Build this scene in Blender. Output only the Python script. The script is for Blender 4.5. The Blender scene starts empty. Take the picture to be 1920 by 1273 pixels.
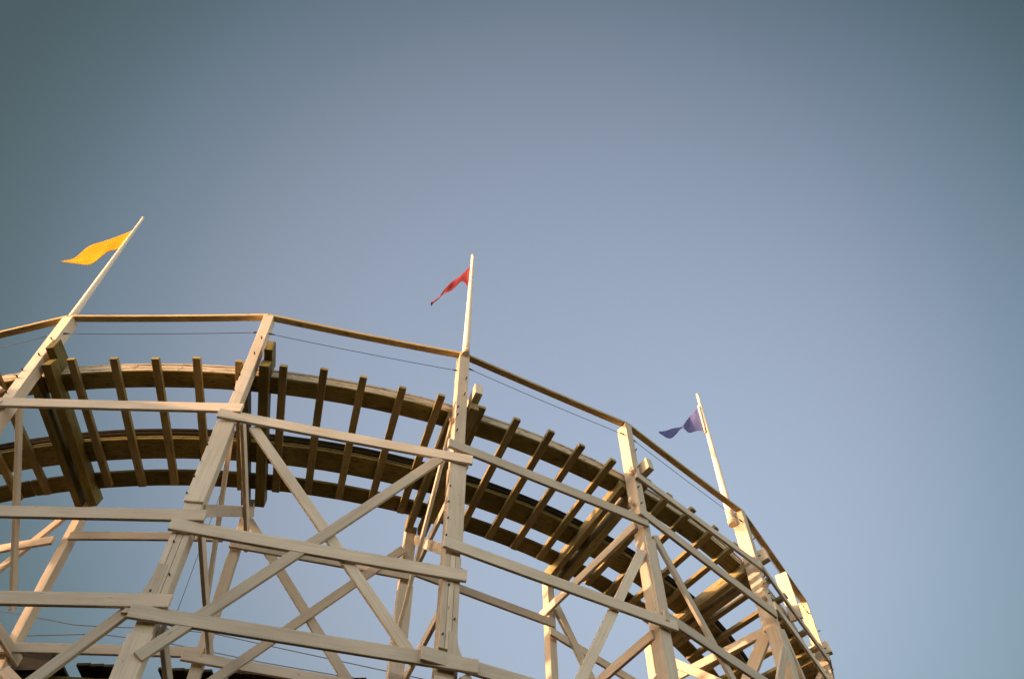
import bpy, bmesh, math, random
from mathutils import Vector, Matrix
random.seed(7)
D = bpy.data
scene = bpy.context.scene
COL = scene.collection
EYE = 1.6                                   # eye height: every height h below is above the eye
CX, CY, R0 = -4.76423, 17.33152, 10.947     # centre and radius of the curve (metres)
STEP = 14.3; T1 = -96.6                     # one trestle bent every 14.3 degrees
BANK = 0.22

def ang(i): return math.radians(T1 + STEP*(i-1))
def P(i, rho, h):                            # bent index (fractional), distance inside the rail line, height
    a = ang(i); r = R0-rho
    return Vector((CX+r*math.cos(a), CY+r*math.sin(a), h+EYE))
def outw(i): a = ang(i); return Vector((math.cos(a), math.sin(a), 0))
def tang(i): a = ang(i); return Vector((-math.sin(a), math.cos(a), 0))
def bayP(i, u, rho, h):                      # point on the straight line between bent i and i+1
    q = P(i, rho, h).lerp(P(i+1, rho, h), u); return q
def bayN(i):
    t = (P(i+1,0,0)-P(i,0,0)).normalized(); return Vector((t.y, -t.x, 0))

# ------------------------------------------------------------------ materials
def nt(name):
    m = D.materials.new(name); m.use_nodes = True
    n = m.node_tree.nodes; l = m.node_tree.links
    return m, n, l, n['Principled BSDF']
def ramp(n, pts, interp='LINEAR'):
    r = n.new('ShaderNodeValToRGB'); e = r.color_ramp.elements; r.color_ramp.interpolation = interp
    while len(e) < len(pts): e.new(0.5)
    for k, (p, c) in enumerate(pts): e[k].position = p; e[k].color = (*c, 1)
    return r
def painted_wood(name, base, dark, bare, wear, grain=1.0, rough=.6):
    """weathered paint on boards; U runs along the board in metres"""
    m, n, l, b = nt(name)
    uv = n.new('ShaderNodeUVMap'); info = n.new('ShaderNodeObjectInfo')
    off = n.new('ShaderNodeVectorMath'); off.operation = 'MULTIPLY_ADD'
    comb = n.new('ShaderNodeCombineXYZ')
    l.new(info.outputs['Random'], comb.inputs[0]); l.new(info.outputs['Random'], comb.inputs[1]); l.new(info.outputs['Random'], comb.inputs[2])
    off.inputs[1].default_value = (1,1,1)
    sc = n.new('ShaderNodeVectorMath'); sc.operation = 'SCALE'; sc.inputs['Scale'].default_value = 57.0
    l.new(comb.outputs[0], sc.inputs[0]); l.new(uv.outputs[0], off.inputs[0]); l.new(sc.outputs[0], off.inputs[2])
    def noise(scale, detail, stretch, ro=.6):
        mp = n.new('ShaderNodeMapping'); mp.inputs['Scale'].default_value = stretch
        l.new(off.outputs[0], mp.inputs[0])
        t = n.new('ShaderNodeTexNoise'); t.inputs['Scale'].default_value = scale
        t.inputs['Detail'].default_value = detail; t.inputs['Roughness'].default_value = ro
        l.new(mp.outputs[0], t.inputs['Vector']); return t
    g = noise(1, 5, (1.6, 60, 1)); big = noise(1, 4, (1.3, 3.0, 1)); chips = noise(1, 8, (7, 34, 1), .7)
    r1 = ramp(n, [(.35, dark), (.62, base)]); l.new(big.outputs[0], r1.inputs[0])
    tone = n.new('ShaderNodeMapRange'); tone.inputs['To Min'].default_value = .74; tone.inputs['To Max'].default_value = 1.08
    l.new(info.outputs['Random'], tone.inputs[0])
    mt = n.new('ShaderNodeVectorMath'); mt.operation = 'SCALE'
    l.new(r1.outputs[0], mt.inputs[0]); l.new(tone.outputs[0], mt.inputs['Scale'])
    gr = ramp(n, [(.3, (1-.28*grain,)*3), (.6, (1,1,1))]); l.new(g.outputs[0], gr.inputs[0])
    mx = n.new('ShaderNodeMix'); mx.data_type = 'RGBA'; mx.blend_type = 'MULTIPLY'; mx.inputs['Factor'].default_value = 1
    l.new(mt.outputs[0], mx.inputs['A']); l.new(gr.outputs[0], mx.inputs['B'])
    cr = ramp(n, [(wear-.025, (1,1,1)), (wear+.02, (0,0,0))]); l.new(chips.outputs[0], cr.inputs[0])
    m2 = n.new('ShaderNodeMix'); m2.data_type = 'RGBA'; m2.inputs['B'].default_value = (*bare, 1)
    l.new(cr.outputs[0], m2.inputs['Factor']); l.new(mx.outputs['Result'], m2.inputs['A'])
    l.new(m2.outputs['Result'], b.inputs['Base Color'])
    b.inputs['Roughness'].default_value = rough; b.inputs['Specular IOR Level'].default_value = .12
    bp = n.new('ShaderNodeBump'); bp.inputs['Strength'].default_value = .35; bp.inputs['Distance'].default_value = .004
    ad = n.new('ShaderNodeMath'); ad.operation = 'ADD'
    l.new(g.outputs[0], ad.inputs[0]); l.new(cr.outputs[0], ad.inputs[1])
    l.new(ad.outputs[0], bp.inputs['Height']); l.new(bp.outputs[0], b.inputs['Normal'])
    return m
def plain(name, c, rough=.6, metal=0.0, vary=.25):
    m, n, l, b = nt(name)
    t = n.new('ShaderNodeTexNoise'); t.inputs['Scale'].default_value = 18; t.inputs['Detail'].default_value = 5
    co = n.new('ShaderNodeTexCoord'); l.new(co.outputs['Object'], t.inputs['Vector'])
    r = ramp(n, [(.3, tuple(x*(1-vary) for x in c)), (.7, tuple(min(1, x*(1+vary)) for x in c))])
    l.new(t.outputs[0], r.inputs[0]); l.new(r.outputs[0], b.inputs['Base Color'])
    b.inputs['Roughness'].default_value = rough; b.inputs['Metallic'].default_value = metal
    return m
def cloth(name, c, trans=.35):
    m, n, l, b = nt(name)
    uv = n.new('ShaderNodeUVMap')
    t = n.new('ShaderNodeTexNoise'); t.inputs['Scale'].default_value = 3; t.inputs['Detail'].default_value = 3
    l.new(uv.outputs[0], t.inputs['Vector'])
    r = ramp(n, [(.3, tuple(x*.8 for x in c)), (.7, c)]); l.new(t.outputs[0], r.inputs[0])
    l.new(r.outputs[0], b.inputs['Base Color']); b.inputs['Roughness'].default_value = .8
    b.inputs['Specular IOR Level'].default_value = .1
    tr = n.new('ShaderNodeBsdfTranslucent'); l.new(r.outputs[0], tr.inputs['Color'])
    mx = n.new('ShaderNodeMixShader'); mx.inputs[0].default_value = trans
    l.new(b.outputs[0], mx.inputs[1]); l.new(tr.outputs[0], mx.inputs[2])
    l.new(mx.outputs[0], n['Material Output'].inputs['Surface'])
    return m
M = {}
M['paint'] = painted_wood('cream_paint', (.72,.605,.455), (.61,.50,.365), (.24,.16,.09), .335, .6)
M['rail']  = painted_wood('worn_cream_paint', (.66,.51,.27), (.50,.38,.18), (.17,.11,.05), .40)
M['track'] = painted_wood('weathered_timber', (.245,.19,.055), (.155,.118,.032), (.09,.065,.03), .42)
M['tie']   = painted_wood('tie_paint', (.40,.31,.14), (.28,.21,.085), (.13,.09,.045), .40)
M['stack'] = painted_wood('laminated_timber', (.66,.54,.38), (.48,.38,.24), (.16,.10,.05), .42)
M['grease'] = plain('greasy_steel', (.022,.017,.008), .95)
M['grease'].node_tree.nodes['Principled BSDF'].inputs['Specular IOR Level'].default_value = .05
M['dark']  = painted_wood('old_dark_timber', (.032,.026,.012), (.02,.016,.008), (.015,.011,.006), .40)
M['steel'] = plain('rusty_steel', (.06,.055,.05), .5, .6)
M['wire']  = plain('wire', (.05,.05,.055), .5, .5)
M['pole'] = plain('white_pole_paint', (.80,.655,.50), .6, 0, .06)
M['rope']  = plain('pale_rope', (.45,.33,.2), .9)
M['yellow'] = cloth('yellow_cloth', (.86,.43,.012))
M['red']   = cloth('red_cloth', (.36,.065,.075))
M['blue']  = cloth('blue_cloth', (.13,.14,.33), .08)
M['ground'] = plain('ground', (.008,.006,.003), .9)
M['ground'].node_tree.nodes['Principled BSDF'].inputs['Specular IOR Level'].default_value = 0
M['wall'] = plain('stucco', (.30,.24,.17), .9, 0, .1)
M['glass'] = plain('window_glass', (.03,.035,.04), .1)

# ------------------------------------------------------------------ builders
def new_obj(name, me, mat, parent=None):
    o = D.objects.new(name, me); COL.objects.link(o)
    if mat: me.materials.append(mat)
    if parent is not None: o.parent = parent
    return o
def box_bm(bm, L, W, T, x0=0, y0=0, z0=0, bev=.004):
    """box along X, uv in metres along U"""
    uvl = bm.loops.layers.uv.verify()
    x, y, z = L/2, W/2, T/2
    vs = [bm.verts.new((x0+a*x, y0+b*y, z0+c*z)) for a in (-1,1) for b in (-1,1) for c in (-1,1)]
    idx = [(0,1,3,2),(4,6,7,5),(0,4,5,1),(2,3,7,6),(0,2,6,4),(1,5,7,3)]
    fs = [bm.faces.new([vs[i] for i in f]) for f in idx]
    if bev:
        es = list({e for f in fs for e in f.edges})
        r = bmesh.ops.bevel(bm, geom=es, offset=bev, segments=1, affect='EDGES', profile=.5)
    return
def finish_uv(bm):
    uvl = bm.loops.layers.uv.verify()
    bm.normal_update()
    for f in bm.faces:
        n = f.normal
        for lp in f.loops:
            c = lp.vert.co
            if abs(n.x) > .8: lp[uvl].uv = (c.y, c.z+.37)
            elif abs(n.y) > abs(n.z): lp[uvl].uv = (c.x, c.z+.5)
            else: lp[uvl].uv = (c.x, c.y)
def frame(A, B, n):
    X = (B-A).normalized(); Z = (n - X*n.dot(X)).normalized(); Y = Z.cross(X)
    m = Matrix((X, Y, Z)).transposed().to_4x4(); m.translation = (A+B)/2
    return m, (B-A).length
def beam(name, A, B, n, w, t, mat, parent=None, extra=None, bev=.004, sag=0.0, warp=.006):
    """one board from A to B: width w across, thickness t along the normal n"""
    m, L = frame(A, B, n)
    bm = bmesh.new()
    box_bm(bm, L, w, t, bev=bev)
    if L > 1.2:                                    # boards are never quite straight
        cuts = 5
        es = [e for e in bm.edges if abs((e.verts[0].co-e.verts[1].co).normalized().x) > .9]
        bmesh.ops.subdivide_edges(bm, edges=es, cuts=cuts, use_grid_fill=True)
        a1, a2 = random.uniform(-warp, warp), random.uniform(-warp, warp)
        for v in bm.verts:
            k = 1-(2*v.co.x/L)**2
            v.co.y += a1*k; v.co.z += a2*k
    if extra:
        for (xl, L2, w2, t2, yo, zo) in extra: box_bm(bm, L2, w2, t2, xl, yo, zo, bev=bev)
    bmesh.ops.recalc_face_normals(bm, faces=bm.faces)
    finish_uv(bm)
    me = D.meshes.new(name); bm.to_mesh(me); bm.free()
    o = new_obj(name, me, M[mat])
    o.matrix_world = m
    if parent is not None:
        o.parent = parent; o.matrix_parent_inverse = parent.matrix_world.inverted()
    return o
def tube(name, pts, r, mat, parent=None, seg=6):
    bm = bmesh.new(); uvl = bm.loops.layers.uv.verify()
    rings = []
    for k, p in enumerate(pts):
        d = (pts[min(k+1, len(pts)-1)]-pts[max(k-1, 0)]).normalized()
        a = d.cross(Vector((.31,.2,.93))).normalized(); b = d.cross(a)
        rr = r[k] if isinstance(r, (list, tuple)) else r
        rings.append([bm.verts.new(p+(a*math.cos(2*math.pi*j/seg)+b*math.sin(2*math.pi*j/seg))*rr) for j in range(seg)])
    s = 0
    for k in range(len(rings)-1):
        d = (pts[k+1]-pts[k]).length
        for j in range(seg):
            f = bm.faces.new((rings[k][j], rings[k][(j+1)%seg], rings[k+1][(j+1)%seg], rings[k+1][j]))
            for lp, (u, v) in zip(f.loops, ((s, j), (s, j+1), (s+d, j+1), (s+d, j))): lp[uvl].uv = (u, v*2*math.pi*.03/seg)
            f.smooth = True
        s += d
    bm.faces.new(rings[0][::-1]); bm.faces.new(rings[-1])
    bmesh.ops.recalc_face_normals(bm, faces=bm.faces)
    me = D.meshes.new(name); bm.to_mesh(me); bm.free()
    o = new_obj(name, me, M[mat])
    if parent is not None: o.parent = parent; o.matrix_parent_inverse = parent.matrix_world.inverted()
    return o
def arc_strip(bm, i0, i1, r0, r1, hb, ht, bank=True):
    """a plank bent along the curve between rho r0..r1, heights hb..ht (before banking)"""
    uvl = bm.loops.layers.uv.verify()
    N = max(2, int((i1-i0)*7))
    rings = []
    for k in range(N+1):
        i = i0+(i1-i0)*k/N
        q = []
        for (r, h) in ((r0,hb),(r1,hb),(r1,ht),(r0,ht)):
            q.append(bm.verts.new(P(i, r, h-(BANK*r if bank else 0))))
        rings.append(q)
    per = [0, r1-r0, r1-r0+ht-hb, 2*(r1-r0)+ht-hb, 2*(r1-r0+ht-hb)]
    for k in range(N):
        s0 = (i0+(i1-i0)*k/N)*2.73; s1 = (i0+(i1-i0)*(k+1)/N)*2.73
        for j in range(4):
            f = bm.faces.new((rings[k][j], rings[k+1][j], rings[k+1][(j+1)%4], rings[k][(j+1)%4]))
            for lp, (u, v) in zip(f.loops, ((s0, per[j]), (s1, per[j]), (s1, per[j+1]), (s0, per[j+1]))): lp[uvl].uv = (u, v+hb*3)
    bm.faces.new(rings[0]); bm.faces.new(rings[-1][::-1])
def arc_obj(name, strips, mat, parent, mats2=None):
    bm = bmesh.new()
    for s in strips: arc_strip(bm, *s)
    bmesh.ops.recalc_face_normals(bm, faces=bm.faces)
    me = D.meshes.new(name); bm.to_mesh(me); bm.free()
    return new_obj(name, me, M[mat], parent)
def empty(name, loc, label, cat, group=None):
    o = D.objects.new(name, None); COL.objects.link(o); o.location = loc; o.empty_display_size = .3
    o['label'] = label; o['category'] = cat
    if group: o['group'] = group
    bpy.context.view_layer.update()
    return o
def tag(o, label, cat, group=None):
    o['label'] = label; o['category'] = cat
    if group: o['group'] = group

UP = Vector((0,0,1))
IDX = range(-1, 9)
# ================================================================== the coaster
coaster = empty('wooden_roller_coaster', (0,0,0), 'cream painted wooden roller coaster curve on a tall timber trestle', 'roller coaster')
K = coaster

GROUND = -EYE
ROOF, BEDGE = 11.0, 5.45  # roof height and far edge of the added building, set for its shadow
# --- outer posts: a slim handrail post on top, a thick built-up leg below
def bolt_heads(post, i, spots, rho=-.02):
    for (dx, h) in spots:
        A = P(i, rho, h)+tang(i)*dx
        tube('bolt', [A-outw(i)*.01, A+outw(i)*.03], .0095, 'steel', post, 6)
POSTW = {1:.15, 2:.13, 3:.145, 4:.12, 5:.13}
for i in IDX:
    w = POSTW.get(i, .13)
    top = 9.97; PD = {4:.19, 5:.21}.get(i, .16)
    up = beam('handrail_post', P(i, .075+(PD-.15)/2, 7.75), P(i, .075+(PD-.15)/2, top), outw(i), w, PD, 'paint', K)
    lo = beam('outer_post', P(i, .085, GROUND), P(i, .085, 7.748), outw(i), .17, .17, 'paint', K)
    # side planks that thicken the leg: splice plates bolted on
    beam('splice_plate', P(i,-.015,6.45), P(i,-.015,7.72), outw(i), .20 if i!=4 else .165, .03, 'paint', K)
    beam('splice_plate', P(i,-.015,2.6), P(i,-.015,4.85), outw(i), .215, .03, 'paint', K)
    if i in (2,3):                               # three-ply leg planks with open joints
        for s in (-1,0,1):
            beam('leg_plank', P(i,-.012,5.15)+tang(i)*s*.062, P(i,-.012,6.3)+tang(i)*s*.062, outw(i), .058, .03, 'paint', K)
        bolt_heads(lo, i, [(-.09,7.3),(-.095,7.05),(-.09,6.8),(-.095,6.55),(.05,5.5),(-.06,5.3),(.02,6.1),(-.03,5.9)])
    bolt_heads(up, i, [(.03,9.4),(.02,9.05),(-.06,8.75),(-.055,8.6),(-.05,8.3)])
# curved gusset plates at the C ledger
def gusset(i, side, h0, h1, wbase, name='gusset_plate'):
    bm = bmesh.new(); N = 10
    prof = [(0, h0)]
    for k in range(N+1):
        t = k/N
        prof.append((.09+(wbase-.09)*(1-t)**2.4, h0+(h1-h0)*t))
    prof.append((0, h1))
    n = outw(i); tg = tang(i)*side
    a = [bm.verts.new(P(i, -.004, h)+tg*x+n*.030) for x, h in prof]
    b = [bm.verts.new(P(i, -.004, h)+tg*x) for x, h in prof]
    bm.faces.new(a); bm.faces.new(b[::-1])
    for k in range(len(a)): bm.faces.new((a[k], b[k], b[(k+1)%len(a)], a[(k+1)%len(a)]))
    bmesh.ops.recalc_face_normals(bm, faces=bm.faces)
    uvl = bm.loops.layers.uv.verify()
    for f in bm.faces:
        for lp in f.loops: lp[uvl].uv = (lp.vert.co.z, lp.vert.co.x)
    me = D.meshes.new(name); bm.to_mesh(me); bm.free()
    return new_obj(name, me, M['paint'], K)
gusset(2, -1, 5.05, 5.62, .24); gusset(3, 1, 4.98, 5.35, .24); gusset(1, -1, 5.05, 5.6, .24)

# --- outer ledgers: (bay, u0, h0, u1, h1)
led = [(0,-.05,8.02,1.02,7.99),(1,-.02,8.056,1.056,7.913),(2,-.041,7.795,1.059,7.769),(3,-.063,7.97,.995,7.942),(4,-.071,8.06,.97,7.894),(5,-.03,8.05,1.05,7.95),(6,-.05,7.85,1.05,7.85),(7,-.05,7.95,1.05,7.95),
       (0,-.05,6.3,1.05,6.25),(1,-.04,6.33,1.074,6.215),(2,-.046,6.081,1.055,6.022),(3,-.052,6.415,1.052,6.401),(4,-.02,6.481,1.02,6.44),(5,-.05,6.25,1.05,6.25),(6,-.05,6.4,1.05,6.4),
       (0,-.05,5.25,1.05,5.2),(1,-.05,5.27,1.064,5.167),(2,-.059,5.035,1.109,4.98),(3,-.105,5.0,1.05,5.06),(4,-.05,4.9,1.05,4.9),(5,-.05,5,1.05,5)]
for b in range(0,6):
    for h in (3.4, 1.6): led.append((b,-.05,h+.1*(b%2),1.05,h+.1*(b%2)))
for (b,u0,h0,u1,h1) in led:
    n = bayN(b)
    z = .052 if b in (1,3,5,7) else .058
    beam('ledger_board', bayP(b,u0,0,h0)+n*z, bayP(b,u1,0,h1)+n*z, n, .145, .042, 'paint', K)
# --- inner posts and inner ledgers
for i in IDX:
    beam('inner_post', P(i,2.17,GROUND), P(i,2.10,8.52), outw(i), .15 if i == 3 else .115, .13, 'paint', K)
    if i in (2,3): beam('splice_plate', P(i,2.065,5.3)+tang(i)*.01, P(i,2.035,7.5)+tang(i)*.01, outw(i), .19 if i == 3 else .135, .035, 'paint', K)
inn = [(0,-.03,7.85,.95,7.79),(1,.025,7.833,.93,7.787),(2,-.033,7.671,1.04,7.604),(3,-.02,7.718,1.0,7.65),(4,-.059,7.479,1.04,7.462),(5,-.05,7.6,1.04,7.6),(6,-.05,7.5,1.04,7.5),(7,-.05,7.5,1.04,7.5),
       (0,-.03,6.2,1.04,6.15),(1,-.05,6.17,1.03,6.078),(2,-.083,6.014,1.04,5.93),(3,-.05,6.1,1.04,6.05),(4,-.05,5.9,1.04,5.9)]
for b in range(0,6): inn.append((b,-.05,4.3,1.04,4.3))
for (b,u0,h0,u1,h1) in inn:
    n = bayN(b); z = .112 if b%2 else .118
    beam('inner_ledger', bayP(b,u0,2.1,h0)+n*z, bayP(b,u1,2.1,h1)+n*z, n, .125, .042, 'paint', K)
# --- cross braces in the outer and inner faces
def brace(b, rho, u0, h0, u1, h1, dz=0, w=.115, name='diagonal_brace'):
    n = bayN(b)
    return beam(name, bayP(b,u0,rho,h0)+n*dz, bayP(b,u1,rho,h1)+n*dz, n, w, .045, 'paint', K)
brace(2,0,.115,7.72,.90,4.96,.002); brace(2,0,.915,7.71,.02,4.60,.049)
brace(1,0,.94,5.16,.05,2.0,.002);   brace(1,0,.05,5.0,.94,2.1,.049)
brace(3,0,.945,7.45,.06,2.6,-.006); brace(3,0,.06,4.9,.95,1.8,.049)
brace(4,0,.045,7.84,.95,4.1,.002);  brace(4,0,.95,7.3,.05,3.2,.049)
brace(0,0,.93,8.45,.60,7.55,.002,.10)
brace(5,0,.05,7.8,.95,4.1,.002);    brace(5,0,.95,7.4,.05,3.2,.049)
brace(2,2.1,.025,8.12,.97,5.4,.09); brace(2,2.1,.965,8.02,.03,5.55,.137)
brace(3,2.1,1.02,8.05,1.21,7.16,.08); brace(3,2.1,.05,5.9,.95,3.9,.09)
brace(0,2.1,.93,8.27,.03,5.6,.09); brace(1,2.1,.05,5.9,.95,4.4,.09)
brace(4,2.1,.03,7.9,.97,5.3,.09); brace(4,2.1,.97,7.8,.03,5.4,.137)
# --- radial members inside each bent
def radial(i, dt, r0, h0, r1, h1, w, t, name, mat='paint', ext=None):
    n = tang(i+dt)
    return beam(name, P(i+dt,r0,h0), P(i+dt,r1,h1), n, w, t, mat, K)
for i in IDX:
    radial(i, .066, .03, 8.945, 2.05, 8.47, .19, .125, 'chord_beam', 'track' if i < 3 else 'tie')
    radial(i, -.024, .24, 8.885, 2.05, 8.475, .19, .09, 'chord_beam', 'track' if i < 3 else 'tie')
    radial(i, .070, -.10, 9.155, .26, 9.115, .22, .105, 'bracket_block', 'paint' if i > 2 else 'track')  # left bents get darker timber, standing in for shade on their blocks
    if i not in (4, 5): radial(i, -.030, .1, 8.62, 1.9, 6.62, .09, .045, 'radial_brace', 'paint')
    if i != 4: radial(i, .034, .1, 6.45, 2.05, 8.30, .13, .045, 'radial_brace', 'paint')
    for h in (7.90, 6.22, 5.0):
        if h > 7 and i < 2: continue
        if i == 4: h += .08
        radial(i, -.036 if i == 4 else (.048 if h < 7 else .052), .1, h, 2.2, h-.1, .13, .045, 'radial_girt', 'paint')
radial(5, .03, .10, 7.97, 1.5, 6.25, .20, .05, 'radial_brace', 'paint')
# --- ties under the rails
ties = [1.169,1.367,1.559,1.750,1.945,2.148,2.335,2.520,2.711,2.900,3.107,3.292,3.479,3.659,3.850,4.088,4.25,4.42,4.62]
ties += [1.169-.19*k for k in range(1,12)] + [4.62+.186*k for k in range(1,19)]
for t in ties:
    j = random.uniform(-.03, .03)
    rb = 1.87+random.uniform(-.03,.025); A = P(t, .03+j, 8.962-BANK*.03); B = P(t, rb, 8.962-BANK*rb)
    nn = (B-A).normalized().cross(tang(t)).normalized()
    beam('cross_tie', A, B, nn, .098, .06, 'tie', K, bev=.003)
# --- the two laminated rails, the steel and the inner walkway plank
S0, S1 = -1.3, 8.4
def layers(r0, r1, hb, n, dh, seed):
    rnd = random.Random(seed); out = []
    for k in range(n):
        i = S0+rnd.uniform(0,.5)
        a = S0
        while a < S1:
            b = min(S1, a+rnd.uniform(1.2,1.7)); 
            d = rnd.uniform(-.006,.006)
            out.append((a, b-.002, r0+d, r1+d, hb+k*dh, hb+(k+1)*dh-.003)); a = b
    return out
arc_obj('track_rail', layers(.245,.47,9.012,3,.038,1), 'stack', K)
arc_obj('underside_shade_board', [(a,a+1.5,.25,.472,8.997,9.010) for a in (-1.3,.2,1.7,3.2,4.7,6.2)], 'track', K)  # thin dark board added so the rail's underside reads as shaded
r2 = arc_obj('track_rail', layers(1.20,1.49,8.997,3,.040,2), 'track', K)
for (r0, r1, nm) in ((.472,.487,'steel_strip'),(1.178,1.196,'steel_strip')):
    arc_obj(nm, [(S0,S1,r0,r1,9.06,9.155)], 'grease', K)
arc_obj('upper_rail_board', [(a,a+1.49,1.17,1.51,9.118,9.157) for a in (-1.3,.2,1.7,3.2,4.7,6.2)], 'grease', K)
arc_obj('upper_rail_board', [(a,a+1.49,.24,.50,9.118,9.147) for a in (-1.0,.5,2.0,3.5,5.0,6.5)], 'stack', K)
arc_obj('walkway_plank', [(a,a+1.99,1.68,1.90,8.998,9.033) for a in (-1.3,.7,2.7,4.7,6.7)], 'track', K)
# outer fascia beyond the fourth bent
for b in (4,5,6,7):
    beam('fascia_board', bayP(b,-.03,0,8.817)+bayN(b)*(.024 if b%2 else .03), bayP(b,.985,0,8.78)+bayN(b)*(.024 if b%2 else .03), bayN(b), .115, .04, 'paint', K)
# --- handrail
for b in range(-1, 8):
    A = P(b, .045, 9.99); B = P(b+1, .045, 9.99)
    d = (B-A).normalized()
    beam('handrail', A+d*.003, B-d*.003, UP, .095, .042, 'rail', K, warp=.012)
    # taut wire under it
    zz = 9.6 if b < 3 else 9.72
    A = P(b, .03, zz); B = P(b+1, .03, zz)
    tube('safety_wire', [A.lerp(B, k/8)-UP*.02*(1-(2*k/8-1)**2) for k in range(9)], .0042, 'wire', K, 5)
    for q, s in ((A, 1), (B, -1)):
        dd = (B-A).normalized()*s
        tube('turnbuckle', [q+dd*.07, q+dd*.10, q+dd*.16], [.006,.014,.006], 'steel', K, 6)
# far inner handrail posts seen beyond the curve at right
for t in (5.5,):
    beam('handrail_post', P(t+.03,.10,8.8), P(t,.10,9.66), outw(t), .06, .20, 'paint', K)
# tangled rope ends
def tangle(i, rho, h, rad, seed, mat='rope'):
    rnd = random.Random(seed); p = P(i, rho, h); pts = [p.copy()]
    for k in range(26):
        pts.append(p+Vector((rnd.uniform(-1,1), rnd.uniform(-1,1), rnd.uniform(-1.3,1)))*rad)
    sm = []
    for k in range(1, len(pts)-1):
        sm += [(pts[k-1]+pts[k])/2*.5+pts[k]*.5, pts[k]*.5+(pts[k]+pts[k+1])/2*.5]
    tube('rope_tangle', sm, .0045, mat, K, 5)
tangle(3.965, -.02, 8.9, .06, 3); tangle(3.955, .10, 8.35, .06, 4); tangle(4.965, -.02, 8.45, .06, 5); tangle(4.965, .04, 8.2, .05, 6); tangle(2.965,.05,8.55,.05,8)
# thin cables hanging inside the bents
tube('guy_wire', [P(1.88,1.6,8.2), P(1.86,1.75,6.0)], .0035, 'wire', K, 5)
# ================================================================== flagpoles and pennants
def flagpole(base, top, r0, r1, label, batten=None):
    e = empty('flagpole', base, label, 'flagpole', 'flagpoles on the handrail posts')
    n = 10
    pts = [base.lerp(top, k/n) for k in range(n+1)]
    tube('pole', pts, [r0+(r1-r0)*k/n for k in range(n+1)], 'pole', e, 12)
    tube('finial', [top-UP*.005, top+UP*.012, top+UP*.03], [r1*1.15, r1*1.25, r1*.4], 'pole', e, 10)
    q = base.lerp(top, .02); tube('pipe_strap', [q-UP*.015, q+UP*.015], r0+.004, 'pole', e, 12)
    if batten:
        a, b, off = batten
        tube('hoist_batten', [base.lerp(top,a)+off, base.lerp(top,b)+off], .02, 'pole', e, 6)
    return e
def pl(i, rho, h): return P(i, rho, h)
flagpole(pl(1,.06,9.90), pl(1,.035,12.95), .050, .020, 'white flagpole leaning left of frame that flies the yellow pennant')
flagpole(pl(3,-.035,9.93), pl(3,-.11,12.58), .053, .026, 'white flagpole rising from the middle post with the tattered red pennant')
flagpole(pl(4.958,.19,9.72), pl(4.958,.15,13.0), .068, .026, 'white flagpole at the right holding the blue violet pennant', (.66,.89,Vector((-.05,-.03,0))))
def lerp_list(pts, t):
    x = t*(len(pts)-1); k = min(int(x), len(pts)-2); return pts[k].lerp(pts[k+1], x-k)
def smooth_pts(pts, it=2):
    for _ in range(it):
        q = [pts[0]]
        for k in range(len(pts)-1): q += [pts[k].lerp(pts[k+1],.25), pts[k].lerp(pts[k+1],.75)]
        pts = q+[pts[-1]]
    return pts
def flag(upper, lower, mat, label, amp, waves, ph, NU=96, NV=32):
    up = smooth_pts([Vector(p)+Vector((0,0,EYE)) for p in upper]); lo = smooth_pts([Vector(p)+Vector((0,0,EYE)) for p in lower])
    bm = bmesh.new(); uvl = bm.loops.layers.uv.verify()
    n = Vector((.15,1,0)).normalized()
    g = []
    for a in range(NU+1):
        t = a/NU; U = lerp_list(up, t); Lw = lerp_list(lo, t); row = []
        for b in range(NV+1):
            v = b/NV
            p = U.lerp(Lw, v)
            k = min(1, t*4)
            p = p + n*amp*k*(math.sin(waves*2*math.pi*(t+.22*v)+ph)+.18*math.sin(waves*4.2*math.pi*(t-.2*v)+1+ph))
            row.append(bm.verts.new(p))
        g.append(row)
    for a in range(NU):
        for b in range(NV):
            f = bm.faces.new((g[a][b], g[a+1][b], g[a+1][b+1], g[a][b+1])); f.smooth = True
            for lp, (x, y) in zip(f.loops, ((a,b),(a+1,b),(a+1,b+1),(a,b+1))): lp[uvl].uv = (x/NU, y/NV)
    me = D.meshes.new('pennant_flag'); bm.to_mesh(me); bm.free()
    o = new_obj('pennant_flag', me, M[mat])
    so = o.modifiers.new('cloth', 'SOLIDIFY'); so.thickness = .004
    tag(o, label, 'flag', 'pennants on the flagpoles')
    return o
flag([[-6.045,6.511,12.601],[-6.269,6.545,12.436],[-6.476,6.576,12.287],[-6.667,6.604,12.17],[-6.743,6.616,11.87],[-6.957,6.648,11.866]],
     [[-6.071,6.515,11.957],[-6.207,6.535,11.93],[-6.282,6.547,11.686],[-6.379,6.561,11.568],[-6.642,6.601,11.693],[-6.932,6.644,11.81]],
     'yellow', 'yellow pennant streaming left from the leaning flagpole', .014, 1.3, .6)
flag([[-.666,7.112,12.313],[-.82,7.136,12.052],[-.955,7.156,11.827],[-1.073,7.173,11.667],[-1.13,7.182,11.494],[-1.235,7.198,11.322]],
     [[-.679,7.114,11.687],[-.771,7.128,11.89],[-.883,7.145,11.727],[-1.044,7.169,11.596],[-1.101,7.178,11.424],[-1.232,7.197,11.291]],
     'red', 'ragged red pennant with a thin torn tail on the middle pole', .02, 1.8, 0)
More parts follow.
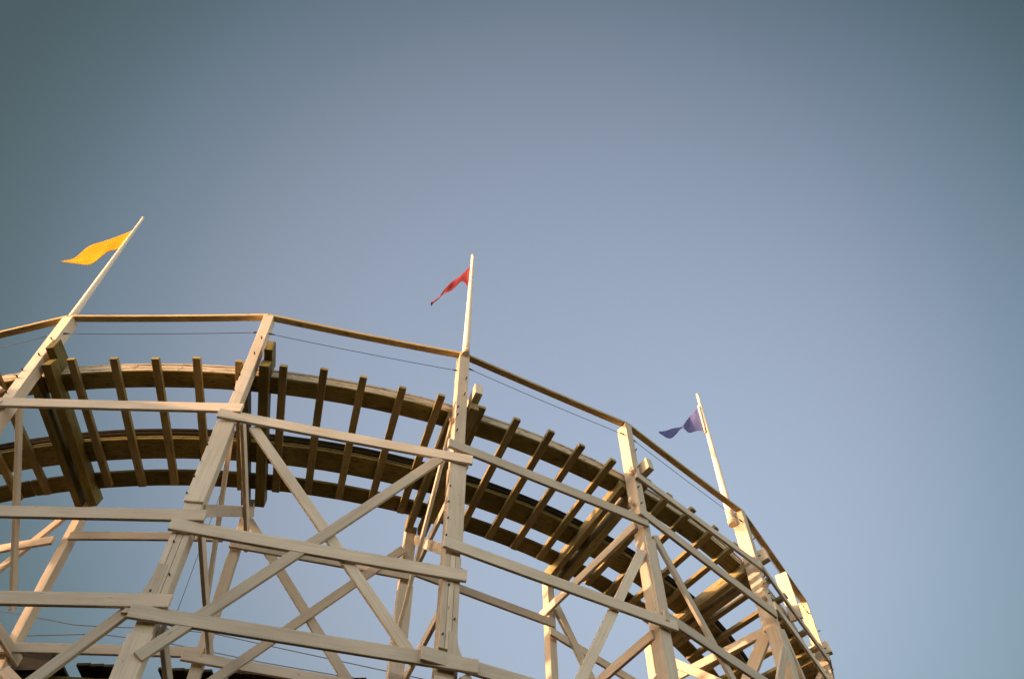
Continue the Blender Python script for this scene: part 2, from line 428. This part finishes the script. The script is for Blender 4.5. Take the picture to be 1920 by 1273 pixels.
flag([[3.421, 10.41, 12.617], [3.373, 10.417, 12.564], [3.284, 10.472, 12.478], [3.164, 10.382, 12.237], [3.079, 10.318, 12.058], [3.015, 10.335, 12.013], [2.841, 10.204, 11.843], [2.66, 10.068, 11.602], [2.508, 9.955, 11.46]],
     [[3.446, 10.406, 11.962], [3.362, 10.418, 12.022], [3.177, 10.392, 11.915], [3.123, 10.352, 11.906], [3.078, 10.318, 11.941], [3.023, 10.34, 11.998], [2.89, 10.241, 11.711], [2.706, 10.103, 11.403], [2.513, 9.959, 11.429]],
     'blue', 'blue violet pennant with deep folds above the descending handrail', .006, 1.4, 2.2)

# ================================================================== lower coaster walkway behind, bottom left
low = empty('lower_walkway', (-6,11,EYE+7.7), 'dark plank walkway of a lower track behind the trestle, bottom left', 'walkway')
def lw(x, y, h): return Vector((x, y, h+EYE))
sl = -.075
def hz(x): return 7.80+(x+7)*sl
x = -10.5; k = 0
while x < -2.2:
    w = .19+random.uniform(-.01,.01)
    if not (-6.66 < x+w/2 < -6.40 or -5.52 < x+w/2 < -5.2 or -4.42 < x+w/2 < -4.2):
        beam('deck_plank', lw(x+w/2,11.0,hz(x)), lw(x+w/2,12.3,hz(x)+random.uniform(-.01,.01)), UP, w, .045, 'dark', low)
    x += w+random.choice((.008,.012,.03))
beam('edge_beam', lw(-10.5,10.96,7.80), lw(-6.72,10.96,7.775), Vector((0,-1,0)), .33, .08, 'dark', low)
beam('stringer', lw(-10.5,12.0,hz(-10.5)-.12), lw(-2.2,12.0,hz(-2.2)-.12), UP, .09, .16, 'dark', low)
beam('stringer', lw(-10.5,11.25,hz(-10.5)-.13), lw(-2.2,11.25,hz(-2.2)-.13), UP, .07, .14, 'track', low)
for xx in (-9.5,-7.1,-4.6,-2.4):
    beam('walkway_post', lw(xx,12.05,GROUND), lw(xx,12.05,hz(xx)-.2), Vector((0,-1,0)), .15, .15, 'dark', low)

# ================================================================== overhead wires far behind
def owire(pts, label):
    pts = [Vector(p)+Vector((0,0,EYE)) for p in pts]
    d0 = (pts[0]-pts[1]); d1 = (pts[-1]-pts[-2])
    pts = [pts[0]+d0.normalized()*8]+pts+[pts[-1]+d1.normalized()*9]
    o = tube('overhead_wire', pts, .016, 'wire', None, 6)
    tag(o, label, 'wire', 'overhead wires behind the trestle')
owire([[-17.63,26,20.35],[-15.75,26,19.93],[-14.5,26,19.82],[-12.5,26,19.72],[-10.68,26,19.487],[-8.347,26,18.88],[-4.98,26,18.03]], 'upper thin overhead wire sagging behind the lower left braces')
owire([[-17.46,26.4,19.80],[-14.95,26.4,19.83],[-12.55,26.4,19.45],[-10.54,26.4,18.98],[-8.81,26.4,18.567],[-4.95,26.4,17.78]], 'lower thin overhead wire running just beneath the other wire')

# ================================================================== ground
bm = bmesh.new(); S = 400
vs = [bm.verts.new((x*S, y*S, 0)) for x, y in ((-1,-1),(1,-1),(1,1),(-1,1))]; bm.faces.new(vs)
me = D.meshes.new('ground'); bm.to_mesh(me); bm.free()
g = new_obj('ground', me, M['ground']); g['kind'] = 'structure'

# ================================================================== added building out of view at left, shaped to shade the trestle
bld = empty('added_shade_building', (-15,-2,0), 'added unseen building left of the trestle, its roof line set to shade the lower ledgers', 'building')
beam('wall', Vector((-13.5,-3.45,0)), Vector((-13.5,-3.45,ROOF)), Vector((1,0,0)), 17.1, 3, 'wall', bld, bev=.02, warp=0)
beam('roof', Vector((-13.5,-12.3,ROOF+.1)), Vector((-13.5,BEDGE,ROOF+.1)), UP, 3.4, .2, 'dark', bld, bev=.02, warp=0)
for r in range(3):
    for c in range(5):
        y = -10+c*3.3; z = 2+r*3.2
        f = beam('window', Vector((-11.98,y-.7,z)), Vector((-11.98,y+.7,z)), Vector((1,0,0)), 1.6, .1, 'paint', bld, warp=0)
        beam('pane', Vector((-11.95,y-.6,z)), Vector((-11.95,y+.6,z)), Vector((1,0,0)), 1.4, .08, 'glass', f, warp=0)

# ================================================================== camera
cam = D.cameras.new('camera'); cam.lens = 36*1640/1920; cam.sensor_width = 36; cam.clip_end = 2000; cam.clip_start = .05
co = D.objects.new('camera', cam); COL.objects.link(co)
R = Matrix(((.9999,.01402,0),(.0115,-.82065,-.57131),(-.00801,.57126,-.82073)))
m = R.to_4x4(); m.translation = (0,0,EYE); co.matrix_world = m
scene.camera = co

# ================================================================== light
SUN_EL = math.radians(11.2); sx, sy = -.938, -.345
sd = Vector((sx, sy, 0)).normalized()*math.cos(SUN_EL)+UP*math.sin(SUN_EL)
sl_ = D.lights.new('sun', 'SUN'); sl_.energy = 2.8; sl_.angle = math.radians(.5); sl_.color = (1,.61,.37)
so = D.objects.new('sun', sl_); COL.objects.link(so); so.rotation_euler = sd.to_track_quat('Z', 'Y').to_euler(); so.location = (-20,-10,20)
w = D.worlds.new('World'); scene.world = w; w.use_nodes = True
n = w.node_tree.nodes; l = w.node_tree.links
sky = n.new('ShaderNodeTexSky'); sky.sky_type = 'NISHITA'; sky.sun_disc = False
sky.sun_elevation = SUN_EL; sky.sun_rotation = math.atan2(sd.x, sd.y)
sky.air_density = 1.0; sky.dust_density = 1.5; sky.ozone_density = 1.0
# sky tone painted by direction: lens-like falloff round the view, brighter behind as fill
tc = n.new('ShaderNodeTexCoord'); dt = n.new('ShaderNodeVectorMath'); dt.operation = 'DOT_PRODUCT'
dt.inputs[1].default_value = Vector((.0537,.6263,.7777)).normalized()
l.new(tc.outputs['Generated'], dt.inputs[0])
rm = n.new('ShaderNodeMapRange'); rm.inputs['From Min'].default_value = -1; rm.inputs['From Max'].default_value = 1
l.new(dt.outputs['Value'], rm.inputs[0])
SKY_TONE = [(0.0000,(0.9250,0.7400,0.6290)),(0.6250,(0.8000,0.6400,0.5440)),(0.7750,(0.2365,0.2200,0.1790)),(0.8500,(0.1053,0.1120,0.0813)),(0.8825,(0.1031,0.1100,0.0797)),(0.9000,(0.1251,0.1300,0.0963)),(0.9200,(0.1870,0.1820,0.1425)),(0.9350,(0.2640,0.2400,0.1992)),(0.9500,(0.3618,0.3060,0.2540)),(0.9600,(0.4432,0.3560,0.2955)),(0.9700,(0.5304,0.4080,0.3386)),(0.9800,(0.6006,0.4620,0.3835)),(0.9900,(0.6656,0.5120,0.4250)),(1.0000,(0.7280,0.5600,0.4648))]
rc = ramp(n, SKY_TONE, 'B_SPLINE'); l.new(rm.outputs[0], rc.inputs[0])
gain = n.new('ShaderNodeVectorMath'); gain.operation = 'SCALE'; gain.inputs['Scale'].default_value = 2.34
l.new(rc.outputs[0], gain.inputs[0])
mu = n.new('ShaderNodeMix'); mu.data_type = 'RGBA'; mu.blend_type = 'MULTIPLY'; mu.inputs['Factor'].default_value = 1
l.new(sky.outputs[0], mu.inputs['A']); l.new(gain.outputs[0], mu.inputs['B'])
l.new(mu.outputs['Result'], n['Background'].inputs[0]); n['Background'].inputs[1].default_value = .15
vs = scene.view_settings; vs.view_transform = 'Standard'; vs.look = 'None'; vs.exposure = 1.3; vs.gamma = 1
